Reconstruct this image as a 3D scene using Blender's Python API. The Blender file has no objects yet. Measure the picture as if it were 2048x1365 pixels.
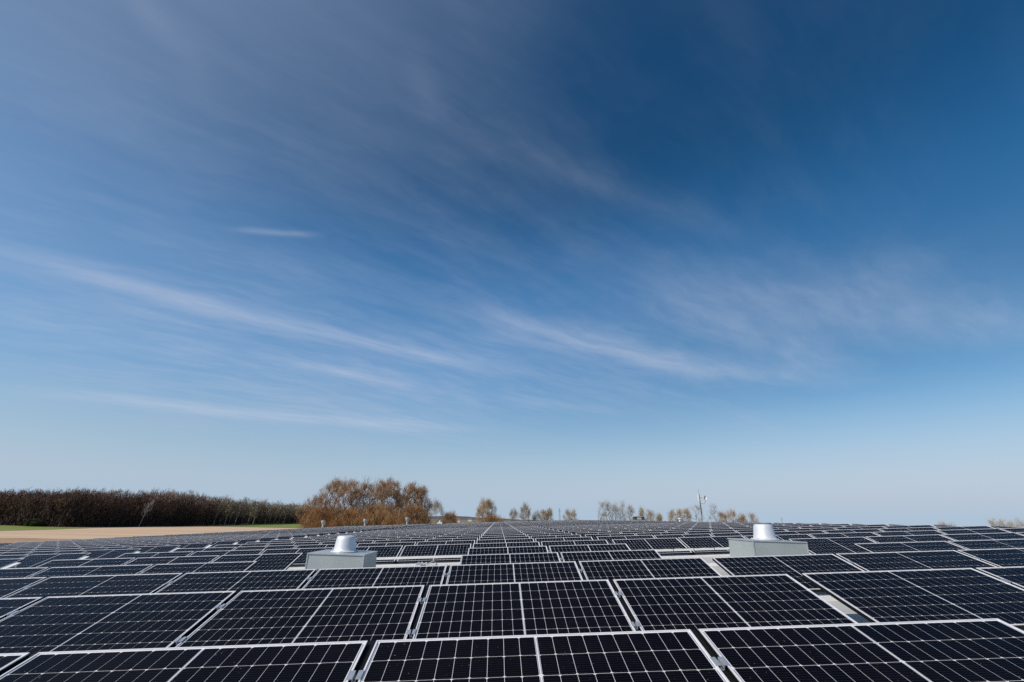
import bpy, bmesh, math, random
import numpy as np
from mathutils import Matrix, Vector

# ------------------------------------------------------------------ camera, sky, sun, exposure
scene = bpy.context.scene
COL = scene.collection
F_PX, PITCH, YAW, ROLL = 937.9, 0.36281, 0.0194, 0.021   # focal length in photo pixels (2048 wide), tilt up, turn right, roll
EYE = 9.0                                            # eye height above the fields
cam_data = bpy.data.cameras.new("camera")
cam_data.sensor_width = 36.0
cam_data.lens = F_PX / 2048.0 * 36.0
cam_data.clip_start = 0.05
cam_data.clip_end = 20000.0
cam = bpy.data.objects.new("camera", cam_data)
cam.location = (0, 0, EYE)
cam.rotation_euler = (Matrix.Rotation(-YAW, 3, 'Z') @ Matrix.Rotation(math.pi / 2 + PITCH, 3, 'X') @ Matrix.Rotation(ROLL, 3, 'Z')).to_euler()
COL.objects.link(cam)
scene.camera = cam

SUN_EL, SUN_AZ = math.radians(40), math.radians(58)  # SUN_AZ: how far left of straight behind the camera
to_sun = Vector((-math.sin(SUN_AZ) * math.cos(SUN_EL), -math.cos(SUN_AZ) * math.cos(SUN_EL), math.sin(SUN_EL)))
sun_data = bpy.data.lights.new("sun", 'SUN')
sun_data.energy = 4.2
sun_data.angle = math.radians(0.53)
sun_data.color = (1.0, 0.945, 0.87)
sun = bpy.data.objects.new("sun", sun_data)
sun.rotation_euler = to_sun.to_track_quat('Z', 'Y').to_euler()
COL.objects.link(sun)

scene.view_settings.view_transform = 'Standard'
scene.view_settings.look = 'None'
scene.view_settings.exposure = 0.0
scene.view_settings.gamma = 1.0
scene.render.engine = 'CYCLES'
scene.cycles.max_bounces = 6
scene.cycles.use_denoising = False


class Ex:
    """A scalar socket that builds Math nodes from ordinary operators."""
    nt = None

    def __init__(self, s):
        self.s = s

    @classmethod
    def op(cls, name, *args):
        n = cls.nt.nodes.new('ShaderNodeMath')
        n.operation = name
        for i, a in enumerate(args):
            if isinstance(a, Ex):
                cls.nt.links.new(a.s, n.inputs[i])
            else:
                n.inputs[i].default_value = float(a)
        return Ex(n.outputs[0])

    def __add__(self, o): return Ex.op('ADD', self, o)
    __radd__ = __add__
    def __sub__(self, o): return Ex.op('SUBTRACT', self, o)
    def __rsub__(self, o): return Ex.op('SUBTRACT', o, self)
    def __mul__(self, o): return Ex.op('MULTIPLY', self, o)
    __rmul__ = __mul__
    def __truediv__(self, o): return Ex.op('DIVIDE', self, o)
    def pw(self, o): return Ex.op('POWER', self, o)
    def exp(self): return Ex.op('EXPONENT', self)
    def mx(self, o): return Ex.op('MAXIMUM', self, o)
    def mn(self, o): return Ex.op('MINIMUM', self, o)

    def step(self, lo, hi):
        n = Ex.nt.nodes.new('ShaderNodeMapRange')
        n.interpolation_type = 'SMOOTHSTEP'
        Ex.nt.links.new(self.s, n.inputs[0])
        n.inputs[1].default_value = lo
        n.inputs[2].default_value = hi
        return Ex(n.outputs[0])


def xyz(a, b, c=0.0):
    n = Ex.nt.nodes.new('ShaderNodeCombineXYZ')
    for i, v in enumerate((a, b, c)):
        if isinstance(v, Ex):
            Ex.nt.links.new(v.s, n.inputs[i])
        else:
            n.inputs[i].default_value = v
    return n.outputs[0]


def fbm(vec, scale, detail=4, rough=0.55, dist=0.0):
    n = Ex.nt.nodes.new('ShaderNodeTexNoise')
    n.inputs['Scale'].default_value = scale
    n.inputs['Detail'].default_value = detail
    n.inputs['Roughness'].default_value = rough
    n.inputs['Distortion'].default_value = dist
    Ex.nt.links.new(vec, n.inputs['Vector'])
    return Ex(n.outputs[0])


def sky_dir(px, py):
    """World direction seen at a photo pixel."""
    u, v = px - 1024, py - 682.5
    cr, sr = math.cos(ROLL), math.sin(ROLL)
    a, b = (u * cr + v * sr) / F_PX, -(v * cr - u * sr) / F_PX
    cp, sp, cy, sy = math.cos(PITCH), math.sin(PITCH), math.cos(YAW), math.sin(YAW)
    y, z = cp - b * sp, sp + b * cp
    return Vector((a * cy + y * sy, -a * sy + y * cy, z)).normalized()


def spot(px, py, Y):
    """x and height of the point at distance Y that shows at a photo pixel."""
    d = sky_dir(px, py)
    return d.x / d.y * Y, EYE + d.z / d.y * Y


def bearing(px):
    d = sky_dir(px, 1038.6 + ROLL * (px - 1024))
    return d.x / d.y


CIRRUS_AZ = math.radians(53)                          # the wind direction the cirrus streaks follow
CDX, CDY = math.sin(CIRRUS_AZ), math.cos(CIRRUS_AZ)


def sheet(px, py):
    """Position on the cirrus sheet (unit height): along the wind, across the wind."""
    d = sky_dir(px, py)
    k = 1.0 / (d.z + 0.05)
    return (d.x * CDX + d.y * CDY) * k, (d.x * CDY - d.y * CDX) * k


def build_world():
    w = bpy.data.worlds.new("World")
    scene.world = w
    w.use_nodes = True
    nt = w.node_tree
    Ex.nt = nt
    bg = nt.nodes['Background']
    sky = nt.nodes.new('ShaderNodeTexSky')
    sky.sky_type = 'NISHITA'
    sky.sun_disc = False
    sky.sun_elevation = SUN_EL
    sky.sun_rotation = math.atan2(to_sun.x, to_sun.y)
    sky.altitude = 0
    sky.air_density = 1.0
    sky.dust_density = 0.3
    sky.ozone_density = 6.0
    tc = nt.nodes.new('ShaderNodeTexCoord')
    sep = nt.nodes.new('ShaderNodeSeparateXYZ')
    nt.links.new(tc.outputs['Generated'], sep.inputs[0])
    dx, dy, dz = (Ex(sep.outputs[i]) for i in range(3))
    k = 1.0 / (dz.mx(0.0) + 0.05) if False else Ex.op('DIVIDE', 1.0, dz.mx(0.0) + 0.05)
    A = (dx * CDX + dy * CDY) * k
    B = (dx * CDY - dy * CDX) * k
    warp = fbm(xyz(A * 0.35, B * 0.35, 2.0), 1.0, 3, 0.5) - 0.5
    curl = fbm(xyz(A * 1.3, B * 1.7, 5.0), 1.0, 4, 0.6) - 0.5
    Bw = B + warp * 0.60 + curl * 0.22
    # thin veil, broad patches and fine fibres drawn out along the wind
    veil = fbm(xyz(A * 0.22, Bw * 0.7, 7.3), 1.0, 3, 0.5).step(0.38, 0.72)
    fib = fbm(xyz(A * 0.75, Bw * 2.6, 1.7), 1.0, 7, 0.66)
    fine = fbm(xyz(A * 2.8, Bw * 10.0, 4.1), 1.0, 6, 0.62)
    fibres = (fib * 0.72 + fine * 0.28).step(0.40, 0.74)
    dens = veil * 0.045 + fibres * (0.03 + veil * 0.12)
    # the single streaks that stand out
    wob = (fbm(xyz(A * 1.6, B * 1.6, 11.0), 1.0, 4, 0.6) - 0.5) * 0.55
    bright = dens * 0.0
    for pts, width, gain in STREAKS:
        q = [sheet(*p) for p in pts]
        a = np.array([t[0] for t in q]); b = np.array([t[1] for t in q])
        deg = min(2, len(q) - 1)
        c = np.polyfit(a, b, deg)
        bb = A * A * float(c[0]) + A * float(c[1]) + float(c[2]) if deg == 2 else A * float(c[0]) + float(c[1])
        mid = pts[len(pts) // 2]
        half = width / 2 if width > 35 else width * 0.32
        wa = abs(sheet(mid[0], mid[1] - half)[1] - sheet(mid[0], mid[1] + half)[1])
        e = (B - bb) / wa + wob * (2.6 if width > 35 else 1.0)
        prof = (e * e * -1.0).exp()
        lo, hi = float(a.min()), float(a.max())
        L = hi - lo
        ends = A.step(lo - 0.15 * L, lo + 0.30 * L) * (1.0 - A.step(hi - 0.30 * L, hi + 0.15 * L))
        tex = (fine * 0.55 + fib * 0.45).step(0.34, 0.66)
        add = prof * ends * (tex * 0.5 + 0.5) * (gain if width > 35 else gain * 1.25)
        if width > 60:
            dens = dens + add
        else:
            bright = bright + add
    # milky glow of thin cirrostratus towards the sun
    cosg = dx * to_sun.x + dy * to_sun.y + dz * to_sun.z
    dens = dens + cosg.step(0.10, 1.03) * 0.42 + (1.0 - dz.step(0.12, 0.58)) * 0.12
    dens = dens.mx(0.0).mn(0.92)
    # deepen the clear blue a little, as the film did
    sc = nt.nodes.new('ShaderNodeSeparateColor')
    nt.links.new(sky.outputs[0], sc.inputs[0])
    mid_sky = (1.0 - dz.step(0.42, 0.68)) * dz.step(0.02, 0.36) * cosg.step(-0.55, -0.08) * (1.0 - cosg.step(0.1, 0.75) * 0.6)
    lift = mid_sky * 0.52 + 1.0
    chan = []
    for i, (gain, gam) in enumerate(GRADE):
        chan.append((Ex(sc.outputs[i]) * 0.1).pw(gam) * (gain * 10.0) * lift)
    cc = xyz(*chan)
    low = 1.0 - dz.step(0.0, 0.26)                   # pale air at the horizon

    def blend(fac, c0, c1):
        mix = nt.nodes.new('ShaderNodeMix')
        mix.data_type = 'RGBA'
        nt.links.new(fac.s, mix.inputs[0])
        nt.links.new(c0, mix.inputs[6])
        mix.inputs[7].default_value = (*c1, 1.0)
        return mix.outputs[2]
    out = blend(low, cc, HORIZON_COL)
    out = blend(dens * dz.step(-0.02, 0.12), out, CLOUD_COL)
    out = blend(bright.mn(0.8), out, STREAK_COL)
    nt.links.new(out, bg.inputs['Color'])
    bg.inputs['Strength'].default_value = 0.1


GRADE = ((4.3, 2.2), (1.42, 1.4), (1.07, 1.25))
CLOUD_COL = (4.5, 5.25, 6.8)
STREAK_COL = (5.8, 6.3, 7.6)
HORIZON_COL = (4.15, 5.4, 6.7)
STREAKS = [                                           # points in the photo the streak runs through, width, strength
    ([(-60, 490), (420, 615), (860, 712), (1000, 740)], 22, 0.27),
    ([(60, 782), (520, 828), (960, 862)], 20, 0.32),
    ([(850, 590), (1000, 632), (1200, 690), (1420, 745), (1660, 765)], 36, 0.30),
    ([(1300, 590), (1480, 660), (1600, 715), (1700, 765)], 55, 0.22),
    ([(520, 718), (660, 742), (820, 772)], 13, 0.22),
    ([(460, 458), (560, 466), (640, 470)], 12, 0.20),
    ([(-100, 640), (250, 685), (460, 700)], 40, 0.13),
    ([(-100, 745), (300, 775), (900, 850)], 120, 0.22),
    ([(-100, 560), (300, 640), (900, 790), (1300, 850)], 150, 0.17),
    ([(860, 240), (1010, 315), (1300, 395), (1520, 490)], 46, 0.08),
    ([(1000, 790), (1120, 810), (1260, 832)], 18, 0.14),
    ([(815, 90), (845, 190), (900, 262), (1000, 312)], 40, 0.05),
    ([(1350, 545), (1700, 610), (2150, 680)], 190, 0.27),
    ([(240, -30), (330, 70), (420, 150)], 40, 0.08),
]
build_world()


# ------------------------------------------------------------------ materials
def material(name, base, rough=0.6, metallic=0.0, spec=0.5, noise=None, bump=None, coord='Object', stretch=None):
    """noise: (scale, amount, second colour[, detail]); bump: (scale, strength, distance)."""
    m = bpy.data.materials.new(name)
    m.use_nodes = True
    nt = m.node_tree
    Ex.nt = nt
    p = nt.nodes['Principled BSDF']
    p.inputs['Base Color'].default_value = (*base, 1)
    p.inputs['Roughness'].default_value = rough
    p.inputs['Metallic'].default_value = metallic
    p.inputs['Specular IOR Level'].default_value = spec
    if coord == 'Position':
        vec = nt.nodes.new('ShaderNodeNewGeometry').outputs['Position']
    else:
        vec = nt.nodes.new('ShaderNodeTexCoord').outputs[coord]
    if stretch:
        mp = nt.nodes.new('ShaderNodeMapping')
        mp.inputs['Scale'].default_value = stretch
        mp.inputs['Rotation'].default_value = (0, 0, 0.35)
        nt.links.new(vec, mp.inputs['Vector'])
        vec = mp.outputs[0]
    if noise:
        f = fbm(vec, noise[0], noise[3] if len(noise) > 3 else 5, 0.6).step(0.5 - noise[1] / 2, 0.5 + noise[1] / 2)
        mx = nt.nodes.new('ShaderNodeMix')
        mx.data_type = 'RGBA'
        nt.links.new(f.s, mx.inputs[0])
        mx.inputs[6].default_value = (*base, 1)
        mx.inputs[7].default_value = (*noise[2], 1)
        nt.links.new(mx.outputs[2], p.inputs['Base Color'])
    if bump:
        h = fbm(vec, bump[0], 4, 0.6)
        b = nt.nodes.new('ShaderNodeBump')
        b.inputs['Strength'].default_value = bump[1]
        b.inputs['Distance'].default_value = bump[2]
        nt.links.new(h.s, b.inputs['Height'])
        nt.links.new(b.outputs[0], p.inputs['Normal'])
    return m


def cell_material(name, lines):
    m = bpy.data.materials.new(name)
    m.use_nodes = True
    nt = m.node_tree
    Ex.nt = nt
    p = nt.nodes['Principled BSDF']
    pos = nt.nodes.new('ShaderNodeNewGeometry').outputs['Position']
    tone = fbm(pos, 2.3, 3, 0.5)
    speck = fbm(pos, 80.0, 2, 0.5).step(0.70, 0.78) * fbm(pos, 3.0, 3, 0.6).step(0.38, 0.64)
    dust = fbm(pos, 14.0, 5, 0.7).step(0.45, 0.9) * 0.007
    f = speck * 0.5 + dust
    if lines:                                        # the thin silver wires printed on the cell
        uv = nt.nodes.new('ShaderNodeTexCoord').outputs['UV']
        s = nt.nodes.new('ShaderNodeSeparateXYZ')
        nt.links.new(uv, s.inputs[0])
        v = Ex(s.outputs[1])
        t = Ex.op('FRACT', v * 9.0)
        d = Ex.op('ABSOLUTE', t - 0.5)
        f = f + (1.0 - d.step(0.012, 0.04)) * 0.09
    a = nt.nodes.new('ShaderNodeMix'); a.data_type = 'RGBA'
    nt.links.new(tone.step(0.3, 0.7).s, a.inputs[0])
    a.inputs[6].default_value = (0.0019, 0.0017, 0.0038, 1)
    a.inputs[7].default_value = (0.0032, 0.0027, 0.0046, 1)
    b = nt.nodes.new('ShaderNodeMix'); b.data_type = 'RGBA'
    nt.links.new(f.mn(1.0).s, b.inputs[0])
    nt.links.new(a.outputs[2], b.inputs[6])
    b.inputs[7].default_value = (0.36, 0.35, 0.34, 1)
    nt.links.new(b.outputs[2], p.inputs['Base Color'])
    p.inputs['Roughness'].default_value = 0.16
    p.inputs['IOR'].default_value = 1.115
    return m


M = {
    'cell': cell_material('solar_cell_wired', True),
    'cell_far': cell_material('solar_cell', False),
    'backsheet': material('white_backsheet', (0.74, 0.725, 0.735), 0.25, noise=(6, 0.9, (0.60, 0.59, 0.60)), coord='Position'),
    'frame': material('anodised_aluminium', (0.80, 0.785, 0.79), 0.40, 0.12, noise=(5, 0.8, (0.62, 0.61, 0.615)), coord='Position'),
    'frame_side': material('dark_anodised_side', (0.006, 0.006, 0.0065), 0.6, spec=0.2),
    'ribbon': material('tinned_ribbon', (0.33, 0.34, 0.36), 0.4, 0.4),
    'clamp': material('mill_aluminium', (0.55, 0.58, 0.62), 0.42, 0.55, noise=(40, 0.9, (0.38, 0.40, 0.43))),
    'bolt': material('zinc_bolt', (0.50, 0.42, 0.33), 0.4, 0.7),
    'galv': material('galvanised_sheet', (0.40, 0.435, 0.42), 0.5, 0.25, noise=(2.2, 0.7, (0.31, 0.345, 0.345))),
    'galv_edge': material('galvanised_trim', (0.52, 0.55, 0.56), 0.42, 0.4, noise=(12, 0.7, (0.36, 0.39, 0.40))),
    'spun': material('spun_aluminium', (0.70, 0.71, 0.73), 0.50, 0.35, noise=(4, 0.8, (0.60, 0.62, 0.65))),
    'roof': material('roof_membrane', (0.50, 0.485, 0.45), 0.75, noise=(1.3, 0.6, (0.36, 0.35, 0.325)), bump=(30, 0.15, 0.01), coord='Position'),
    'tray': material('white_rail', (0.82, 0.81, 0.79), 0.45, 0.1, noise=(4, 0.8, (0.70, 0.69, 0.66)), coord='Position'),
    'cable': material('black_cable', (0.015, 0.015, 0.016), 0.5),
    'redcable': material('red_cable', (0.45, 0.02, 0.015), 0.5),
    'wall': material('wall_cladding', (0.42, 0.43, 0.44), 0.5),
    'darkmetal': material('dark_metal', (0.07, 0.065, 0.06), 0.5, 0.3),
    'plastic': material('white_plastic', (0.75, 0.74, 0.72), 0.4),
    'bark': material('bark', (0.085, 0.062, 0.045), 0.9, noise=(0.8, 0.6, (0.05, 0.037, 0.028))),
    'bark_grey': material('grey_bark', (0.20, 0.165, 0.125), 0.9, noise=(0.8, 0.6, (0.12, 0.10, 0.08))),
    'birch': material('birch_bark', (0.62, 0.55, 0.48), 0.8, noise=(1.2, 0.5, (0.22, 0.19, 0.17))),
    'twig_rust': material('rust_buds', (0.36, 0.19, 0.078), 0.9, noise=(0.14, 0.45, (0.21, 0.120, 0.053)), coord='Position'),
    'twig_tan': material('tan_twigs', (0.42, 0.305, 0.175), 0.9, noise=(0.2, 0.6, (0.31, 0.225, 0.125)), coord='Position'),
    'twig_grey': material('grey_twigs', (0.34, 0.265, 0.19), 0.9, noise=(0.2, 0.6, (0.25, 0.19, 0.135)), coord='Position'),
    'twig_gold': material('golden_twigs', (0.38, 0.22, 0.092), 0.9, noise=(0.2, 0.6, (0.28, 0.165, 0.072)), coord='Position'),
    'wood_dark': material('woodland_twigs', (0.150, 0.080, 0.050), 0.95, noise=(0.06, 0.5, (0.095, 0.054, 0.036)), coord='Position'),
    'wood_olive': material('woodland_olive_twigs', (0.23, 0.165, 0.075), 0.95, noise=(0.06, 0.5, (0.15, 0.105, 0.055)), coord='Position'),
    'wood_under': material('woodland_undergrowth', (0.048, 0.029, 0.020), 0.95),
    'bush_green': material('evergreen_leaves', (0.050, 0.062, 0.014), 0.9),
    'wood_brown': material('woodland_brown_twigs', (0.18, 0.095, 0.056), 0.95, noise=(0.08, 0.5, (0.14, 0.078, 0.05)), coord='Position'),
    'wood_pale': material('woodland_pale_twigs', (0.32, 0.235, 0.125), 0.95, noise=(0.08, 0.5, (0.21, 0.155, 0.08)), coord='Position'),
    'wood_black': material('woodland_blackish_twigs', (0.085, 0.052, 0.040), 0.95),  # darkest of the brown tints, given to trees at random
    'wood_birch': material('birch_twigs', (0.26, 0.20, 0.125), 0.95, noise=(0.1, 0.6, (0.17, 0.13, 0.07)), coord='Position'),
    'green': material('young_crop', (0.13, 0.165, 0.014), 0.95, noise=(0.03, 0.6, (0.17, 0.20, 0.028)), coord='Position'),
    'soil': material('bare_soil', (0.60, 0.425, 0.275), 0.95, noise=(0.02, 0.5, (0.47, 0.31, 0.185)), coord='Position', stretch=(0.5, 4.0, 1.0)),
    'soil_dark': material('damp_soil', (0.28, 0.16, 0.085), 0.95, noise=(0.05, 0.6, (0.42, 0.265, 0.15)), coord='Position'),
    'stubble': material('stubble', (0.38, 0.32, 0.20), 0.95, noise=(0.01, 0.5, (0.30, 0.25, 0.14)), coord='Position'),
    'grass': material('meadow', (0.115, 0.115, 0.040), 0.95, noise=(0.006, 0.4, (0.24, 0.19, 0.105)), coord='Position'),
    'hill': material('far_woods', (0.105, 0.090, 0.095), 0.95, noise=(0.004, 0.5, (0.075, 0.068, 0.078)), coord='Position'),
    'render': material('house_render', (0.65, 0.60, 0.53), 0.9),
    'rooftile': material('house_roof', (0.20, 0.13, 0.10), 0.9),
}


# ------------------------------------------------------------------ helpers
def mesh_from(name, verts, faces, mats, fmat=None, smooth=False):
    me = bpy.data.meshes.new(name)
    me.from_pydata([tuple(v) for v in verts], [], [tuple(f) for f in faces])
    for m in (mats if isinstance(mats, (list, tuple)) else [mats]):
        me.materials.append(m)
    if fmat is not None:
        me.polygons.foreach_set('material_index', np.asarray(fmat, dtype=np.int32))
    if smooth:
        me.polygons.foreach_set('use_smooth', np.ones(len(me.polygons), dtype=bool))
    me.update()
    return me


def link(name, data, parent=None, loc=None, mat=None):
    o = bpy.data.objects.new(name, data)
    COL.objects.link(o)
    if parent is not None:
        o.parent = parent
    if loc is not None:
        o.location = loc
    if mat is not None:
        o.matrix_world = mat
    return o


def tag(o, label=None, cat=None, group=None, kind=None):
    for k, v in (('label', label), ('category', cat), ('group', group), ('kind', kind)):
        if v:
            o[k] = v
    return o


class MB:
    """Collects simple solids into one mesh."""
    def __init__(self):
        self.v, self.f, self.m = [], [], []

    def add(self, vs, fs, mi=0):
        n = len(self.v)
        self.v += [tuple(v) for v in vs]
        self.f += [tuple(i + n for i in f) for f in fs]
        self.m += [mi] * len(fs)
        return self

    def box(self, x0, x1, y0, y1, z0, z1, mi=0):
        vs = [(x0, y0, z0), (x1, y0, z0), (x1, y1, z0), (x0, y1, z0), (x0, y0, z1), (x1, y0, z1), (x1, y1, z1), (x0, y1, z1)]
        return self.add(vs, [(0, 3, 2, 1), (4, 5, 6, 7), (0, 1, 5, 4), (1, 2, 6, 5), (2, 3, 7, 6), (3, 0, 4, 7)], mi)

    def tube(self, pts, r, n=6, mi=0, closed=True):
        pts = [Vector(p) for p in pts]
        rs = r if isinstance(r, (list, tuple)) else [r] * len(pts)
        vs, fs = [], []
        for i, p in enumerate(pts):
            d = (pts[min(i + 1, len(pts) - 1)] - pts[max(i - 1, 0)]).normalized()
            a = d.cross(Vector((0.31, 0.17, 0.93)))
            if a.length < 1e-3:
                a = d.cross(Vector((1, 0, 0)))
            a.normalize()
            b = d.cross(a)
            for k in range(n):
                t = 2 * math.pi * k / n
                vs.append(p + (a * math.cos(t) + b * math.sin(t)) * rs[i])
        for i in range(len(pts) - 1):
            for k in range(n):
                fs.append((i * n + k, i * n + (k + 1) % n, (i + 1) * n + (k + 1) % n, (i + 1) * n + k))
        if closed:
            fs.append(tuple(range(n))[::-1])
            fs.append(tuple((len(pts) - 1) * n + k for k in range(n)))
        return self.add(vs, fs, mi)

    def lathe(self, prof, n=32, c=(0, 0), mi=0):
        vs, fs = [], []
        for r, z in prof:
            for k in range(n):
                t = 2 * math.pi * k / n
                vs.append((c[0] + r * math.cos(t), c[1] + r * math.sin(t), z))
        for i in range(len(prof) - 1):
            for k in range(n):
                fs.append((i * n + k, i * n + (k + 1) % n, (i + 1) * n + (k + 1) % n, (i + 1) * n + k))
        fs.append(tuple((len(prof) - 1) * n + k for k in range(n)))
        return self.add(vs, fs, mi)

    def mesh(self, name, mats, smooth=False):
        return mesh_from(name, self.v, self.f, mats, self.m, smooth)


def smooth_by_angle(me, deg=35):
    bm = bmesh.new(); bm.from_mesh(me)
    for f in bm.faces:
        f.smooth = True
    for e in bm.edges:
        e.smooth = len(e.link_faces) == 2 and e.calc_face_angle(0) < math.radians(deg)
    bm.to_mesh(me); bm.free()


def ordinal(n):
    w = ("zeroth first second third fourth fifth sixth seventh eighth ninth tenth eleventh twelfth thirteenth fourteenth fifteenth "
         "sixteenth seventeenth eighteenth nineteenth twentieth").split()
    return w[n] if n <= 20 else "twenty-" + w[n - 20]


# ------------------------------------------------------------------ the land
ROOF_SLOPE, RIDGE = 0.04481, 15.80
TOP0 = EYE - 0.59892                                    # height of the panels' upper edges at X = 0


def top_z(x):
    return TOP0 + ROOF_SLOPE * (x if x <= RIDGE else 2 * RIDGE - x)


def on_land(px, py, z=0.0):
    d = sky_dir(px, py)
    t = (z - EYE) / d.z
    return (d.x * t, d.y * t)


def field(name, pts, mat, z):
    o = link(name, mesh_from(name, [(x, y, z) for x, y in pts], [tuple(range(len(pts)))], mat))
    o['kind'] = 'structure'
    return o


g = MB(); g.add([(-9000, -3000, 0), (9000, -3000, 0), (9000, 12000, 0), (-9000, 12000, 0)], [(0, 1, 2, 3)])
tag(link('ground', g.mesh('ground', M['grass'])), kind='structure')
P = on_land
field('bare_field', [(-400, 60), (-30, 60), (-30, 215), P(640, 1058), P(600, 1057), P(430, 1053.8), P(300, 1054.6), P(200, 1056.6), P(90, 1060.2), P(0, 1062.5), P(-140, 1066)], M['soil'], 0.05)
field('damp_soil_strip', [P(-260, 1078), P(-140, 1090), P(60, 1095), P(200, 1088), P(170, 1079.5), P(92, 1078), P(44, 1077), P(0, 1077.2)], M['soil_dark'], 0.10)
field('crop_field_west', [P(-200, 1068), P(-140, 1066.3), P(0, 1062.7), P(90, 1060.4), P(180, 1057.2), P(90, 1054.6), P(0, 1051.5), P(-160, 1048)], M['green'], 0.10)
field('crop_field_north', [P(440, 1052.6), P(520, 1055), P(600, 1056.4), P(650, 1057), P(740, 1052), P(740, 1047), P(600, 1047.2), P(520, 1048.4)], M['green'], 0.10)
field('stubble_field', [(-70, 420), (190, 400), (330, 900), (-110, 900)], M['stubble'], 0.05)

# low wooded hills on the horizon
rng = random.Random(5)
hv, hf = [], []
hx = np.linspace(-2600, 3000, 180)
for i, x in enumerate(hx):
    h = 22 + 4 * math.sin(x * 0.0061 + 1.0) + 2 * math.sin(x * 0.019) + rng.uniform(-1.2, 1.2)
    h *= max(0.12, min(1.0, (260 - x) / 560.0))
    h = max(h, 4.5 + rng.uniform(0, 1.5))
    hv += [(x, 3050, -1), (x, 3100, h), (x, 3500, h * 0.9), (x, 3600, -1)]
for i in range(len(hx) - 1):
    for k in range(3):
        hf.append((i * 4 + k, i * 4 + k + 1, i * 4 + 5 + k, i * 4 + 4 + k))
tag(link('hills', mesh_from('hills', hv, hf, M['hill'])), kind='structure')

# ------------------------------------------------------------------ the warehouse that carries the array
ROOF_DROP = 0.405
X_EAVE, Y_BACK, Y_FAR = -33.4, -16.0, 109.0
ware = tag(link('warehouse', None, loc=(0, 40, 0)), 'wide low warehouse whose pale flat roof carries the solar panels', 'building')


def ware_part(name, mb, mats):
    for i, v in enumerate(mb.v):
        mb.v[i] = (v[0], v[1] - 40, v[2])
    return link(name, mb.mesh(name, mats), ware)


zr = lambda x: top_z(x) - ROOF_DROP
X_E2 = 2 * RIDGE - X_EAVE
mb = MB()
for x0, x1 in ((X_EAVE, RIDGE), (RIDGE, X_E2)):
    a, b = zr(x0), zr(x1)
    mb.add([(x0, Y_BACK, a), (x1, Y_BACK, b), (x1, Y_FAR, b), (x0, Y_FAR, a), (x0, Y_BACK, a - .25), (x1, Y_BACK, b - .25), (x1, Y_FAR, b - .25), (x0, Y_FAR, a - .25)],
           [(0, 1, 2, 3), (4, 7, 6, 5), (0, 4, 5, 1), (3, 2, 6, 7), (0, 3, 7, 4), (1, 5, 6, 2)])
ware_part('roof', mb, M['roof'])
zb = zr(X_EAVE) - 0.26
for x0, x1, y0, y1 in ((X_EAVE + .3, X_EAVE + .5, Y_BACK + .3, Y_FAR - .3), (X_E2 - .5, X_E2 - .3, Y_BACK + .3, Y_FAR - .3),
                       (X_EAVE + .5, X_E2 - .5, Y_FAR - .5, Y_FAR - .3), (X_EAVE + .5, X_E2 - .5, Y_BACK + .3, Y_BACK + .5)):
    ware_part('wall', MB().box(x0, x1, y0, y1, 0, zb), M['wall'])
ware_part('gutter', MB().box(X_EAVE - .16, X_EAVE - .004, Y_BACK, Y_FAR, zr(X_EAVE) - .16, zr(X_EAVE) - .02), M['wall'])

# ------------------------------------------------------------------ solar panels
PW, PD, GAP, AISLE, WALKWAY = 1.755, 1.038, 0.0476, 0.109, 2.45
Y0, PITCH_Y, BETA = 0.91286, 2.11633, 0.29136
ROW_DZ = {1: -0.0145, 2: 0.0095, 3: 0.0082, 4: -0.006}
ROWS = 50
C_MIN, C_RIDGE, C_MAX = -16, 8, 15


def col_left(c):
    x = -0.6553 + c * (PW + GAP)
    for k in (2, 9):
        if c >= k:
            x += AISLE
    if c <= -6:
        x -= WALKWAY
    return x


def row_y(n):
    return Y0 + n * PITCH_Y


def block_dz(c):
    return -0.05 if c <= -6 else 0.0                  # the block beyond the walkway lies a little lower


def jitter(n, c):
    r = random.Random(n * 131 + c * 7 + 5)
    return r.uniform(-0.0025, 0.0025), r.uniform(-0.0018, 0.0018), r.uniform(-0.003, 0.003)


def panel_matrix(n, c):
    """Local frame of a panel: x along the row, y up the slope, z out of the glass; origin at the middle of the lower edge."""
    x = col_left(c) + PW / 2
    s = ROOF_SLOPE if c <= C_RIDGE else -ROOF_SLOPE
    ja, jt, jz = jitter(n, c) if n > 1 else (0, 0, 0)
    be = BETA + jt
    ex = Vector((1, 0, s)).normalized()
    ey = Vector((ja, math.cos(be), math.sin(be)))
    ez = ex.cross(ey).normalized()
    ey = ez.cross(ex)
    top = Vector((x, row_y(n), top_z(x) + block_dz(c) + ROW_DZ.get(n, 0.0) + jz))
    o = top - ey * PD
    m = Matrix((ex, ey, ez)).transposed().to_4x4()
    m.translation = o
    return m


FW = 0.0085                                           # frame lip
MU, MV, CU = 0.014, 0.007, 0.015                      # white margins and the middle gap
NU, NV = 20, 6
PU = (PW - 2 * FW - 2 * MU - CU) / NU
PV = (PD - 2 * FW - 2 * MV) / NV
GU, GV = 0.0025, 0.0032                               # gaps between the cells
CW, CH = PU - GU, PV - GV


def cell_xy(i, j):
    x = -PW / 2 + FW + MU + i * PU + (CU if i >= NU // 2 else 0) + GU / 2
    y = FW + MV + j * PV + GV / 2
    return x, y


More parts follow.
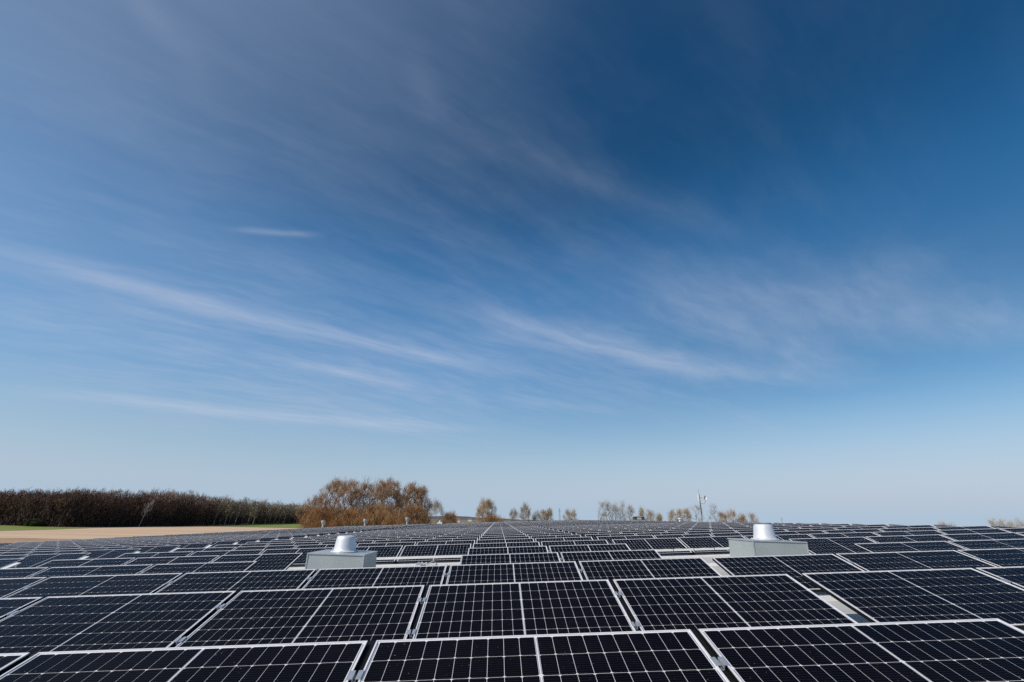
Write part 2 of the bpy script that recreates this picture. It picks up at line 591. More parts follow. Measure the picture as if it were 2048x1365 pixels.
def frame_mesh():
    w, d = PW / 2, PD
    zt, zb = 0.0022, -0.036
    o = [(-w, 0), (w, 0), (w, d), (-w, d)]
    i = [(-w + FW, FW), (w - FW, FW), (w - FW, d - FW), (-w + FW, d - FW)]
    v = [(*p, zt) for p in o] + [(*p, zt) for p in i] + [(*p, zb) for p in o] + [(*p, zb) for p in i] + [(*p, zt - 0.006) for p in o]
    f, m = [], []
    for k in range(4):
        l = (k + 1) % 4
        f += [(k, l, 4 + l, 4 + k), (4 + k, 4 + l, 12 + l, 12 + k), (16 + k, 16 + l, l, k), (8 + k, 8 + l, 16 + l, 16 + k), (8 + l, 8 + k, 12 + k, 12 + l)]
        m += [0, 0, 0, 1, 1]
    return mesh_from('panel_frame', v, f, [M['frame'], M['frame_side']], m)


def laminate_mesh():
    w = PW / 2 - FW
    return MB().box(-w, w, FW, PD - FW, -0.0075, -0.0025).mesh('panel_laminate', M['backsheet'])


def cell_outline(side):
    ch = 0.0085
    if side == 0:
        return [(ch, 0), (CW, 0), (CW, CH), (ch, CH), (0, CH - ch), (0, ch)]
    return [(0, 0), (CW - ch, 0), (CW, ch), (CW, CH - ch), (CW - ch, CH), (0, CH)]


def single_cell_mesh(side):
    out = cell_outline(side)
    n = len(out)
    v = [(x, y, 0.0007) for x, y in out] + [(x, y, 0) for x, y in out]
    f = [tuple(range(n))] + [(k, n + k, n + (k + 1) % n, (k + 1) % n) for k in range(n)]
    me = mesh_from('cell', v, f, M['cell'])
    uv = me.uv_layers.new(name='UVMap')
    for l in me.loops:
        x, y, _ = me.vertices[l.vertex_index].co
        uv.data[l.index].uv = (x / CW, y / CH)
    return me


def cells_mesh():
    v, f = [], []
    for i in range(NU):
        for j in range(NV):
            x, y = cell_xy(i, j)
            n = len(v)
            out = cell_outline((i + j) % 2)
            v += [(x + a, y + b, -0.0018) for a, b in out]
            f.append(tuple(range(n, n + len(out))))
    return mesh_from('panel_cells', v, f, M['cell_far'])


def ribbon_mesh():
    mb = MB()
    for x in (-PW / 2 + FW + MU * 0.52, PW / 2 - FW - MU * 0.52, -0.0052, 0.0052):
        for k in range(3):
            y0 = FW + MV + k * 2 * PV + 0.012
            wd = 0.0026 if abs(x) > 0.1 else 0.0016
            mb.box(x - wd, x + wd, y0, y0 + 2 * PV - 0.024, -0.0025, -0.0017)
    return mb.mesh('busbar_ribbon', M['ribbon'])


def clamp_mesh():
    """Two ears that grip the frames either side of the gap, a web between them."""
    g2 = GAP / 2
    mb = MB()
    for s in (-1, 1):
        a, b = sorted((s * (g2 + 0.009), s * (g2 - 0.013)))
        mb.box(a, b, -0.034, 0.034, 0.0026, 0.0062)
        a, b = sorted((s * (g2 - 0.013), s * (g2 - 0.0165)))
        mb.box(a, b, -0.034, 0.034, -0.020, 0.0060)
    mb.box(-g2 + 0.0166, g2 - 0.0166, -0.034, 0.010, -0.020, -0.0165)
    return mb.mesh('clamp', M['clamp'])


def bolt_mesh():
    mb = MB()
    mb.lathe([(0.0085, -0.016), (0.0085, -0.009), (0.007, -0.006), (0.0045, -0.006), (0.0045, -0.009)], 10)
    return mb.mesh('bolt', M['bolt'])


RAIL = MB().box(-0.055, 0.055, 0.01, PD - 0.01, -0.085, -0.040).box(-0.0212, 0.0212, 0.01, PD + 0.045, -0.0395, -0.0225).box(-0.0212, 0.0212, PD - 0.0098, PD + 0.045, -0.085, -0.040).mesh('support_rail', M['frame_side'])  # dark rail; its wide lower box is added to hide lit roof in gaps
ME = dict(frame=frame_mesh(), lam=laminate_mesh(), cells=cells_mesh(), ribbon=ribbon_mesh(), clamp=clamp_mesh(), bolt=bolt_mesh())
CELL = [single_cell_mesh(0), single_cell_mesh(1)]

MISSING = {(n, c) for n in (4, 5) for c in (-2, -1, 2, 3)}


def project(p):
    x, y, z = p[0], p[1], p[2] - EYE
    cp, sp, cy, sy = math.cos(PITCH), math.sin(PITCH), math.cos(YAW), math.sin(YAW)
    xr, yr = x * cy - y * sy, x * sy + y * cy
    zc = yr * cp + z * sp
    if zc < 0.2:
        return None
    a, b = F_PX * xr / zc, -F_PX * (-yr * sp + z * cp) / zc
    cr, sr = math.cos(ROLL), math.sin(ROLL)
    return 1024 + a * cr - b * sr, 682.5 + a * sr + b * cr


def shown_area(n, c):
    """Photo pixels of a panel inside the picture that the row in front leaves visible (rough)."""
    m = panel_matrix(n, c)
    q = [project(m @ Vector(p)) for p in ((-PW / 2, PD, 0), (PW / 2, PD, 0))]
    if None in q:
        return 0
    xa, xb = max(0, q[0][0]), min(2048, q[1][0])
    if xb - xa < 3:
        xa2, xb2 = max(0, q[0][0] - 60 * (3.0 / n)), min(2048, q[1][0] + 60 * (3.0 / n))
        if xb2 - xa2 < 3:
            return 0
        xa, xb = 0, 2
    y = (q[0][1] + q[1][1]) / 2
    step = 640.0 / (n + 0.43) ** 2
    return (xb - xa) * max(1.0, min(step, 1365 - y))


cand = sorted(((shown_area(n, c), n, c) for n in range(1, ROWS + 1) for c in range(C_MIN, C_RIDGE + 1) if (n, c) not in MISSING), reverse=True)
single = {(n, c) for a, n, c in cand[:300] if a > 0}


def panel_label(n, c):
    row = 'nearest row' if n == 1 else f'{ordinal(n)} row from the camera'
    if c == 0:
        return f'black solar panel with silver frame, {row}, in the centre column'
    return f'solar panel, {row}, {ordinal(abs(c))} {"left" if c < 0 else "right"} of the centre column'


last = {}
for n, c in single:
    last[n] = max(c, last.get(n, -99))
for n, c in sorted(single):
    root = link('solar_panel', None, mat=panel_matrix(n, c))
    tag(root, panel_label(n, c), 'solar panel', 'solar panels in rows on the roof')
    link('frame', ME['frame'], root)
    lam = link('laminate', ME['lam'], root)
    if n <= 3 and shown_area(n, c) > 400:
        for i in range(NU):
            for j in range(NV):
                x, y = cell_xy(i, j)
                link('cell', CELL[(i + j) % 2], lam, loc=(x, y, -0.0025))
        tag(link('busbar_ribbon', ME['ribbon'], lam), kind='stuff')
    else:
        tag(link('cells', ME['cells'], lam), kind='stuff')
        if n <= 4:
            tag(link('busbar_ribbon', ME['ribbon'], lam), kind='stuff')
    if n <= 8 and c not in (1, 8, -6) and (n, c + 1) not in MISSING:
        for v in (0.20, 0.735):
            k = link('clamp', ME['clamp'], root, loc=(PW / 2 + GAP / 2, v, 0))
            link('bolt', ME['bolt'], k)
        link('support_rail', RAIL, root, loc=(PW / 2 + GAP / 2, 0, 0))

# every other panel of the array, one mass
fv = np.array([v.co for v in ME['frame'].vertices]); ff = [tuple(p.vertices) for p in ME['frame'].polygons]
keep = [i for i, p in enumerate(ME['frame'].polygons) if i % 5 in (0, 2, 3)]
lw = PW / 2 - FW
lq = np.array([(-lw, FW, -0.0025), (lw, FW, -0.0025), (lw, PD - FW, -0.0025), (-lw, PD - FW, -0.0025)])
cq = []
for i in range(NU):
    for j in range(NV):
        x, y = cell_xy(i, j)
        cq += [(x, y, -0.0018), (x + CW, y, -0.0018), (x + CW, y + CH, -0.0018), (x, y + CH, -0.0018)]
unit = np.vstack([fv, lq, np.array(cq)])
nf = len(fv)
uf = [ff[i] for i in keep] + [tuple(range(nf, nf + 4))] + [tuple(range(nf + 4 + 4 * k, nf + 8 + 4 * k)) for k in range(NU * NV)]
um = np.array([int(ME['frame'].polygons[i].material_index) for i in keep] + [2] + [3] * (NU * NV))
uf = np.array(uf)
V, Fq, Mi = [], [], []
off = 0
for n in range(1, ROWS + 1):
    for c in range(C_MIN, C_MAX + 1):
        if (n, c) in single or (n, c) in MISSING:
            continue
        if c > C_RIDGE and n > 45:
            continue
        m = np.array(panel_matrix(n, c))
        V.append(unit @ m[:3, :3].T + m[:3, 3])
        Fq.append(uf + off); Mi.append(um); off += len(unit)
V = np.vstack(V); Fq = np.vstack(Fq); Mi = np.concatenate(Mi)
me = bpy.data.meshes.new('far_solar_panels')
me.vertices.add(len(V)); me.vertices.foreach_set('co', V.ravel())
me.loops.add(Fq.size); me.loops.foreach_set('vertex_index', Fq.ravel().astype(np.int32))
me.polygons.add(len(Fq)); me.polygons.foreach_set('loop_start', np.arange(0, Fq.size, 4, dtype=np.int32))
me.polygons.foreach_set('loop_total', np.full(len(Fq), 4, dtype=np.int32))
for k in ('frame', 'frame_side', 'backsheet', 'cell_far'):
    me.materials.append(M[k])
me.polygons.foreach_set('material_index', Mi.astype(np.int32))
me.update(); me.validate()
tag(link('far_solar_panels', me), 'mass of small far solar panel rows reaching to the roof edges', 'solar panels', kind='stuff')

# ------------------------------------------------------------------ mounting: base rails, brackets, cable trays
def along(x, y, h):
    """A point h above the roof surface."""
    return (x, y, zr(x) + h)


def sloped_box(mb, x0, x1, y0, y1, h0, h1, mi=0):
    vs = [along(x0, y0, h0), along(x1, y0, h0), along(x1, y1, h0), along(x0, y1, h0), along(x0, y0, h1), along(x1, y0, h1), along(x1, y1, h1), along(x0, y1, h1)]
    mb.add(vs, [(0, 3, 2, 1), (4, 5, 6, 7), (0, 1, 5, 4), (1, 2, 6, 5), (2, 3, 7, 6), (3, 0, 4, 7)], mi)


def rebase(me, o):
    me.transform(Matrix.Translation(-Vector(o)))
    return me


for n in range(2, 9):
    yl = row_y(n) - PD * math.cos(BETA)
    mb = MB()
    sloped_box(mb, -9.6, 15.5, yl - 0.16, yl + 0.12, 0.002, 0.034)
    sloped_box(mb, -9.6, 15.5, yl - 0.172, yl - 0.162, 0.002, 0.05)
    o = (3, yl, zr(3))
    r = link('base_rail', rebase(mb.mesh('base_rail', M['tray']), o), loc=o)
    tag(r, f'long white base rail on the roof under the {ordinal(n)} row of panels', 'rail', 'white base rails under the panel rows')

# triangular support brackets that show in the two open aisles
def bracket_mesh(w=0.06):
    mb = MB()
    c, s = math.cos(BETA), math.sin(BETA)
    def pt(v, d):
        return (v * c + s * d, v * s - c * d)
    # local: y along the roof from the panel's lower edge, z height above that edge
    for x in (0,):
        a, b = pt(-0.04, 0.012), pt(0.80, 0.012)
        a2, b2 = pt(-0.04, 0.034), pt(0.80, 0.034)
        vs = [(x - w, *a), (x + w, *a), (x + w, *b), (x - w, *b), (x - w, *a2), (x + w, *a2), (x + w, *b2), (x - w, *b2)]
        mb.add(vs, [(0, 1, 2, 3), (4, 7, 6, 5), (0, 4, 5, 1), (1, 5, 6, 2), (2, 6, 7, 3), (3, 7, 4, 0)])
        mb.box(-0.014, 0.014, b[0] - 0.07, b[0] - 0.035, -0.10, b2[1] - 0.002)
        mb.box(-0.02, 0.02, -0.05, 0.80, -0.102, -0.085)
    return mb.mesh('support_bracket', M['tray'])


bme, bme_small = bracket_mesh(), bracket_mesh(0.022)
for c, side in ((-6, 'left walkway'),):
    xm = col_left(c) + PW + (0.085 if c == -6 else 0.10)
    for n in range(2, 22):
        q = project((xm, row_y(n) - 0.5, top_z(xm) - 0.2))
        if not q or not (-20 < q[0] < 2068) or (n, c + 1) in MISSING or (c == 1 and n > 4):
            continue
        yl = row_y(n) - PD * math.cos(BETA)
        b = link('support_bracket', bme if c == -6 else bme_small, loc=(xm, yl, top_z(xm) + block_dz(c) - PD * math.sin(BETA)))
        tag(b, f'white triangular support bracket in the {side} at the {ordinal(n)} row', 'bracket', 'support brackets in the aisles')


def cable_tray(x0, x1, y, label, cable):
    mb = MB()
    sloped_box(mb, x0, x1, y - 0.050, y + 0.05, 0.158, 0.164)
    sloped_box(mb, x0, x1, y - 0.056, y - 0.051, 0.158, 0.206)
    sloped_box(mb, x0, x1, y + 0.051, y + 0.056, 0.158, 0.206)
    o = ((x0 + x1) / 2, y, zr((x0 + x1) / 2))
    r = tag(link('cable_tray', None, loc=o), label, 'cable tray', 'cable trays by the ventilators')
    link('channel', rebase(mb.mesh('channel', M['tray']), o), r)
    k = 2
    for i in range(k):
        x = x0 + 0.1 + (x1 - x0 - 0.2) * i / max(1, k - 1)
        mb = MB(); sloped_box(mb, x - 0.012, x + 0.012, y - 0.012, y + 0.012, 0.002, 0.157)
        link('post', rebase(mb.mesh('post', M['clamp']), o), r)
    if cable:
        rr = random.Random(3)
        pts = [along(x0 + (x1 - x0) * t / 40, y - 0.04 + 0.012 * math.sin(t * 0.9), 0.214 + 0.004 * math.sin(t * 1.7)) for t in range(41)]
        w = MB().tube(pts, 0.0065, 6).mesh('power_cable', M['cable'])
        link('power_cable', rebase(w, o), r)
        for t in range(7):
            x = x0 + 0.2 + (x1 - x0 - 0.4) * t / 6
            mb = MB(); sloped_box(mb, x - 0.004, x + 0.004, y - 0.062, y - 0.0565, 0.152, 0.222); sloped_box(mb, x - 0.004, x + 0.004, y - 0.0565, y - 0.02, 0.2215, 0.2255)
            link('cable_tie', rebase(mb.mesh('cable_tie', M['cable']), o), r)
    return r


yt = row_y(6) - PD * math.cos(BETA) - 0.17
cable_tray(col_left(-2) - 0.02, col_left(0) - 0.10, yt, 'white cable tray running from the left ventilator to the centre panels', False)
cable_tray(col_left(2) + 0.0, col_left(4) - 0.15, yt, 'pale cable tray with tied black cable beside the right ventilator', True)

# small cable offcut in the right aisle
xm = col_left(2) - (AISLE + GAP) / 2
ym = row_y(2) - 0.52
pts = [along(xm - 0.09 + 0.018 * i, ym + 0.02 * math.sin(i * 0.8), 0.022) for i in range(11)]
o = along(xm, ym, 0)
tag(link('red_cable', rebase(MB().tube(pts, 0.010, 6).mesh('red_cable', M['redcable']), o), loc=o), 'short red cable on the roof in the right open aisle', 'cable')

# a loose connector bundle on the rail beside the left ventilator
o = along(-1.72, yt - 0.10, 0.0)
mb = MB()
rr = random.Random(8)
for k in range(5):
    x = o[0] + rr.uniform(-0.14, 0.14); y = o[1] + rr.uniform(-0.08, 0.06); a = rr.uniform(-0.7, 0.7)
    mb.tube([along(x - 0.07 * math.cos(a), y - 0.04 * math.sin(a), 0.03), along(x, y, 0.06 + 0.03 * rr.random()), along(x + 0.07 * math.cos(a), y + 0.04 * math.sin(a), 0.03)], 0.014, 6)
mb.tube([along(o[0] + 0.05, o[1], 0.04), along(o[0] + 0.2, o[1] + 0.05, 0.10), along(o[0] + 0.26, o[1] + 0.1, 0.05)], 0.012, 6)
tag(link('connector_bundle', rebase(mb.mesh('connector_bundle', M['galv_edge']), o), loc=o), 'small tangle of grey connectors lying on the rail beside left ventilator', 'connectors')


# ------------------------------------------------------------------ the two roof ventilators
def ventilator(x0, y0, label):
    w, d = 1.03, 1.03
    zl, zrr = top_z(x0) + 0.100, top_z(x0 + w) + 0.042
    b0, b1 = zr(x0) + 0.004, zr(x0 + w) + 0.004
    cx, cy = x0 + w / 2, y0 + d / 2
    base = Vector((cx, cy, (b0 + b1) / 2))
    root = tag(link('roof_ventilator', None, loc=base), label, 'ventilator', 'roof ventilators with domed caps')

    def part(name, mb, mats, parent=root, sm=False):
        me = rebase(mb.mesh(name, mats), base)
        if sm:
            smooth_by_angle(me)
        return link(name, me, parent)
    e = 0.012
    mb = MB()                                        # curb box, slightly narrower at the top
    mb.add([(x0, y0, b0), (x0 + w, y0, b1), (x0 + w, y0 + d, b1), (x0, y0 + d, b0),
            (x0 + e, y0 + e, zl), (x0 + w - e, y0 + e, zrr), (x0 + w - e, y0 + d - e, zrr), (x0 + e, y0 + d - e, zl)],
           [(0, 1, 5, 4), (1, 2, 6, 5), (2, 3, 7, 6), (3, 0, 4, 7), (4, 5, 6, 7)])
    body = part('curb_box', mb, M['galv'])
    t = 0.020                                        # lid with a turned-down rim
    mb = MB()
    xa, xb, ya, yb = x0 - 0.004, x0 + w + 0.004, y0 - 0.004, y0 + d + 0.004
    za, zc = zl + 0.006, zrr + 0.006
    mb.add([(xa, ya, za - t), (xb, ya, zc - t), (xb, yb, zc - t), (xa, yb, za - t), (xa, ya, za), (xb, ya, zc), (xb, yb, zc), (xa, yb, za)],
           [(4, 5, 6, 7), (0, 1, 5, 4), (1, 2, 6, 5), (2, 3, 7, 6), (3, 0, 4, 7)])
    lid = part('lid', mb, M['galv_edge'])
    for k in range(8):                               # rivets along the front rim
        f = (k + 0.5) / 8
        x = xa + (xb - xa) * f; z = za + (zc - za) * f - t / 2
        part('rivet', MB().box(x - .004, x + .004, ya - .003, ya - .0005, z - .004, z + .004), M['frame'], lid)
    for s in (0.0, w):                               # folded corner seams
        xs = x0 + s
        bz, tz = (b0, zl) if s == 0 else (b1, zrr)
        xx = xs + (0.006 if s == 0 else -0.006)
        part('corner_seam', MB().box(xx - 0.009, xx + 0.009, y0 - 0.0015, y0 + 0.010, bz, tz - t), M['galv_edge'], body)
    zc0 = (zl + zrr) / 2 + 0.004
    n = 40
    prof = [(0.252, zc0 + 0.004), (0.257, zc0 + 0.013), (0.252, zc0 + 0.020), (0.226, zc0 + 0.025), (0.210, zc0 + 0.038), (0.203, zc0 + 0.060),
            (0.196, zc0 + 0.10), (0.180, zc0 + 0.215), (0.174, zc0 + 0.252), (0.166, zc0 + 0.272), (0.150, zc0 + 0.285), (0.11, zc0 + 0.292), (0.04, zc0 + 0.296)]
    cap = part('cap', MB().lathe(prof, n, (cx, cy)), M['spun'], root, True)
    part('cap_gasket', MB().lathe([(0.246, zc0 - 0.03), (0.246, zc0 + 0.004)], n, (cx, cy)), M['darkmetal'], cap, True)
    for k in range(6):
        a = math.radians(30 + 60 * k)
        bx, by = cx + 0.239 * math.cos(a), cy + 0.239 * math.sin(a)
        part('bolt', MB().lathe([(0.009, zc0 + 0.018), (0.009, zc0 + 0.032), (0.005, zc0 + 0.034)], 8, (bx, by)), M['clamp'], cap)
    return root


ventilator(-3.46, 9.45, 'galvanised box ventilator with silver domed cap in front of the brown trees')
ventilator(4.77, 9.42, 'galvanised box ventilator with silver domed cap to the right of the antenna mast')

# diagonal stay beside the left ventilator
mb = MB()
mb.tube([along(-3.95, 10.6, 0.03), along(-3.62, 11.9, 0.34)], 0.022, 6)
mb.tube([along(-3.62, 11.9, 0.34), along(-3.30, 11.92, 0.34)], 0.022, 6)
mb.tube([along(-3.62, 11.9, 0.34), along(-3.60, 12.0, 0.02)], 0.016, 6)
o = along(-3.7, 11.3, 0)
tag(link('stay_bracket', rebase(mb.mesh('stay_bracket', M['tray']), o), loc=o), 'white diagonal stay bracket left of the left ventilator box', 'bracket')

# ------------------------------------------------------------------ antenna mast and things on the far roof
yb = 50.0
xb, mast_top = spot(1398, 984, yb)
base = Vector((xb, yb, zr(xb)))
root = tag(link('antenna_mast', None, loc=base), 'thin grey antenna mast with white panel and dish, braced by wires', 'mast')
H = mast_top - base.z
link('pole', MB().tube([(0, 0, 0), (-0.01, 0, H * 0.62), (-0.02, 0, H - 0.25)], [0.055, 0.05, 0.03], 8).mesh('pole', M['darkmetal']), root)
link('whip_antenna', MB().tube([(-0.02, 0, H - 0.3), (-0.05, 0, H + 0.28)], [0.014, 0.010], 5).mesh('whip_antenna', M['darkmetal']), root)
mb = MB(); mb.box(-0.20, -0.07, -0.08, 0.04, H - 0.92, H - 0.22)
bv = link('panel_antenna', mb.mesh('panel_antenna', M['plastic']), root)
mb = MB(); mb.lathe([(0.04, -0.10), (0.18, -0.04), (0.21, 0.05), (0.20, 0.05), (0.16, -0.02), (0.02, -0.06)], 16)
dish = link('dish', mb.mesh('dish', M['plastic']), root)
dish.location = (0.52, 0.0, H - 0.58); dish.rotation_euler = (math.radians(80), 0, math.radians(25))
link('radio_box', MB().box(0.24, 0.37, -0.08, 0.08, H - 0.72, H - 0.46).mesh('radio_box', M['render']), root)
link('arm', MB().tube([(0, 0, H - 0.58), (0.5, 0, H - 0.58)], 0.022, 6).mesh('arm', M['darkmetal']), root)
link('cable', MB().tube([(0.52, -.02, H - 0.75), (0.5, -.02, H - 1.05), (0.36, -.02, H - 1.18), (0.05, -.02, H - 1.14)], 0.014, 5).mesh('cable', M['cable']), root)
for ax, ay in ((-1.35, -0.3), (1.3, 0.25), (0.3, 1.4), (-0.5, -1.3)):
    z = zr(xb + ax) - base.z
    link('guy_strut', MB().tube([(0, 0, H * 0.36), (ax, ay, z)], 0.013, 5).mesh('guy_strut', M['tray']), root)


def turbine_vent(x, y, zbase, hgt, label, name='turbine_vent'):
    root = tag(link(name, None, loc=(x, y, zbase)), label, 'roof vent', 'grey vents along the far roof edge')
    link('neck', MB().lathe([(0.22, 0), (0.20, hgt - 0.75)], 14).mesh('neck', M['galv_edge']), root)
    me = MB().lathe([(0.22, hgt - 0.76), (0.36, hgt - 0.66), (0.38, hgt - 0.52), (0.36, hgt - 0.50)], 16).mesh('collar', M['galv']); link('collar', me, root)
    me = MB().lathe([(0.34, hgt - 0.499), (0.46, hgt - 0.40), (0.47, hgt - 0.10), (0.45, hgt - 0.02), (0.30, hgt)], 16).mesh('hood', M['galv']); link('hood', me, root)
    link('side_arm', MB().box(0.36, 0.48, -0.07, 0.07, hgt - 0.95, hgt - 0.30).mesh('side_arm', M['galv_edge']), root)
    return root


ann = tag(link('annex_building', None, loc=(-25, 118, 0)), 'low annex building behind the far left roof edge', 'building')
link('wall', MB().box(-24, 22, -5, 5, 0, 4.8).mesh('annex_wall', M['wall']), ann)
link('roof', MB().box(-24.3, 22.3, -5.3, 5.3, 4.803, 5.0).mesh('annex_roof', M['roof']), ann)
for px, py, lab in ((647, 1041.5, 'leftmost of the three grey roof vents before the brown trees'), (731, 1038.6, 'middle of the three grey roof vents before the brown trees'),
                    (815, 1035.5, 'rightmost of the three grey roof vents before the brown trees')):
    Y = 115.0
    xv, ztop = spot(px, py, Y)
    turbine_vent(xv, Y, 5.0, ztop - 5.0, lab)
x, zt = spot(880, 1041.5, Y)
root = tag(link('small_vent_box', None, loc=(x, Y, 5.0)), 'small white vent box with round knob at the far roof edge', 'roof vent')
zt -= 5.0
link('box', MB().box(-0.5, 0.5, -0.4, 0.4, 0, zt - 0.35).mesh('box', M['plastic']), root)
link('knob', MB().lathe([(0.14, zt - 0.35), (0.16, zt - 0.12), (0.08, zt)], 12).mesh('knob', M['plastic']), root)

# dark hatch hut and small white vent beyond the ridge
Y = 84.0
x, zt = spot(1277, 1032.5, Y)
zg = zr(x)
root = tag(link('roof_hatch', None, loc=(x, Y, zg)), 'dark flat-roofed hatch hut on the roof ridge before bare trees', 'roof hatch')
zt -= zg
link('kerb', MB().box(-1.8, 1.0, -0.7, 0.7, 0, zt - 0.62).mesh('kerb', M['galv']), root)
link('hut', MB().box(-0.82, 0.80, -0.6, 0.6, zt - 0.615, zt - 0.13).mesh('hut', M['darkmetal']), root)
link('roof_plate', MB().box(-0.92, 0.86, -0.7, 0.7, zt - 0.126, zt - 0.05).mesh('roof_plate', M['wall']), root)
link('louver', MB().box(-0.45, 0.30, -0.62, -0.601, zt - 0.55, zt - 0.2).mesh('louver', M['wall']), root)
Y = 60.0
x, zt = spot(1359, 1036.5, Y)
zg = zr(x)
zt -= zg
root = tag(link('pipe_vent', None, loc=(x, Y, zg)), 'small white pipe vent on the ridge left of the antenna mast', 'roof vent')
link('pipe', MB().lathe([(0.10, 0), (0.10, zt - 0.12)], 12).mesh('pipe', M['plastic']), root)
link('hood', MB().lathe([(0.19, zt - 0.12), (0.20, zt - 0.05), (0.10, zt)], 12).mesh('hood', M['plastic']), root)


# ------------------------------------------------------------------ trees
def grow(nrg, h, w, n_tips, t0=0.22, peak=0.60, trunk=0.30, lean=0.0, outward=0.45, depth=None):
    """A leafless tree: tips spread through a crown, each joined to the nearest limb. Returns nodes, parents, tip counts."""
    dp = depth or w
    t = t0 + (1 - t0) * nrg.random(n_tips) ** 0.85
    prof = np.where(t < peak, np.sin(np.clip((t - t0 + 0.10) / (peak - t0 + 0.10), 0, 1) * math.pi / 2) ** 0.8, np.sqrt(np.clip(1 - ((t - peak) / (1.04 - peak)) ** 2, 0.02, 1)))
    a = nrg.random(n_tips) * 2 * math.pi
    r = nrg.random(n_tips) ** outward
    lump = 1 + 0.22 * np.sin(a * 2 + nrg.random() * 6) + 0.14 * np.sin(a * 5 + t * 9 + nrg.random() * 6)
    tips = np.stack([np.cos(a) * r * prof * lump * w / 2 + lean * h * t, np.sin(a) * r * prof * lump * dp / 2, t * h * (1 + 0.05 * nrg.normal(size=n_tips))], 1)
    k = 7
    nodes = [np.array([lean * h * trunk * i / k + nrg.normal() * 0.004 * h * (i > 0), nrg.normal() * 0.004 * h * (i > 0), -0.2 + h * trunk * i / k]) for i in range(k + 1)]
    par = [-1] + list(range(k))
    P = np.zeros((n_tips * 9 + 32, 3)); P[:len(nodes)] = nodes
    n = len(nodes)
    order = np.argsort(np.linalg.norm(tips - np.array([0, 0, h * trunk * 0.8]), axis=1))
    step = h / 11.0
    for q in tips[order]:
        d = q - P[:n]
        L = np.linalg.norm(d, axis=1) + 1e-6
        hz = np.hypot(d[:, 0], d[:, 1])
        cost = L * (1 + 1.3 * np.clip((0.75 * hz - d[:, 2]) / L, 0, 2))
        j = int(cost.argmin())
        s = P[j].copy()
        m = max(1, min(6, int(L[j] / step)))
        bow = np.array([0, 0, -0.10 * hz[j]])
        prev = j
        for i in range(1, m + 1):
            f = i / m
            p = s + (q - s) * f + bow * math.sin(f * math.pi) + nrg.normal(0, 0.006 * h * (i < m), 3)
            P[n] = p; par.append(prev); prev = n; n += 1
    P = P[:n]
    cnt = np.ones(n)
    for i in range(n - 1, 0, -1):
        cnt[par[i]] += cnt[i]
    return P, np.array(par), cnt


def limb_mesh(P, par, cnt, r0, mat):
    i = np.arange(1, len(P)); j = par[1:]
    A, B = P[j], P[i]
    ra = r0 * np.minimum(cnt[j], cnt[i] * 1.6) ** 0.48; rb = r0 * cnt[i] ** 0.48
    d = B - A; d /= np.linalg.norm(d, axis=1, keepdims=True) + 1e-9
    u = np.cross(d, np.array([0.31, 0.87, 0.2])); u /= np.linalg.norm(u, axis=1, keepdims=True) + 1e-9
    v = np.cross(d, u)
    k = 4
    ring = [u * math.cos(2 * math.pi * q / k) + v * math.sin(2 * math.pi * q / k) for q in range(k)]
    V = np.stack([A + c * ra[:, None] for c in ring] + [B + c * rb[:, None] for c in ring], 1).reshape(-1, 3)
    base = np.arange(len(i))[:, None] * (2 * k)
    F = np.concatenate([base + np.array([q, (q + 1) % k, k + (q + 1) % k, k + q]) for q in range(k)], 0)
    return quad_mesh('limbs', V, F, mat)


def quad_mesh(name, V, F, mat):
    me = bpy.data.meshes.new(name)
    me.vertices.add(len(V)); me.vertices.foreach_set('co', np.ascontiguousarray(V, dtype=np.float32).ravel())
    me.loops.add(F.size); me.loops.foreach_set('vertex_index', np.ascontiguousarray(F, dtype=np.int32).ravel())
    me.polygons.add(len(F)); me.polygons.foreach_set('loop_start', np.arange(0, F.size, 4, dtype=np.int32))
    me.polygons.foreach_set('loop_total', np.full(len(F), 4, dtype=np.int32))
    me.materials.append(mat)
    me.update(); me.validate()
    return me


def twigs(nrg, P, par, cnt, per, length, width, up=0.5, scatter=0.25, limit=3):
    """Slim sprays on the outer wood: (N*3, 3) vertices of single triangles."""
    i = np.where((cnt <= limit) & (par >= 0))[0]
    D = P[i] - P[par[i]]; D /= np.linalg.norm(D, axis=1, keepdims=True) + 1e-9
    i = np.repeat(i, per); D = np.repeat(D, per, 0)
    n = len(i)
    f = nrg.random((n, 1))
    p = P[par[i]] * (1 - f) + P[i] * f + nrg.normal(0, scatter, (n, 3))
    d = D * 0.9 + nrg.normal(0, 0.38, (n, 3)) + np.array([0, 0, up])
    d /= np.linalg.norm(d, axis=1, keepdims=True) + 1e-9
    s = np.cross(d, nrg.normal(0, 1, (n, 3))); s /= np.linalg.norm(s, axis=1, keepdims=True) + 1e-9
    L = length * nrg.uniform(0.4, 1.5, (n, 1)); W = width * nrg.uniform(0.5, 1.4, (n, 1))
    return np.stack([p - s * W * 0.5, p + s * W * 0.5 + d * L * 0.1, p + d * L], 1).reshape(-1, 3)


def tri_mesh(name, V, mats, mi=None):
    n = len(V) // 3
    me = bpy.data.meshes.new(name)
    me.vertices.add(len(V)); me.vertices.foreach_set('co', np.ascontiguousarray(V, dtype=np.float32).ravel())
    me.loops.add(len(V)); me.loops.foreach_set('vertex_index', np.arange(len(V), dtype=np.int32))
    me.polygons.add(n); me.polygons.foreach_set('loop_start', np.arange(0, len(V), 3, dtype=np.int32))
    me.polygons.foreach_set('loop_total', np.full(n, 3, dtype=np.int32))
    for m in (mats if isinstance(mats, (list, tuple)) else [mats]):
        me.materials.append(m)
    if mi is not None:
        me.polygons.foreach_set('material_index', mi.astype(np.int32))
    me.update(); me.validate()
    return me


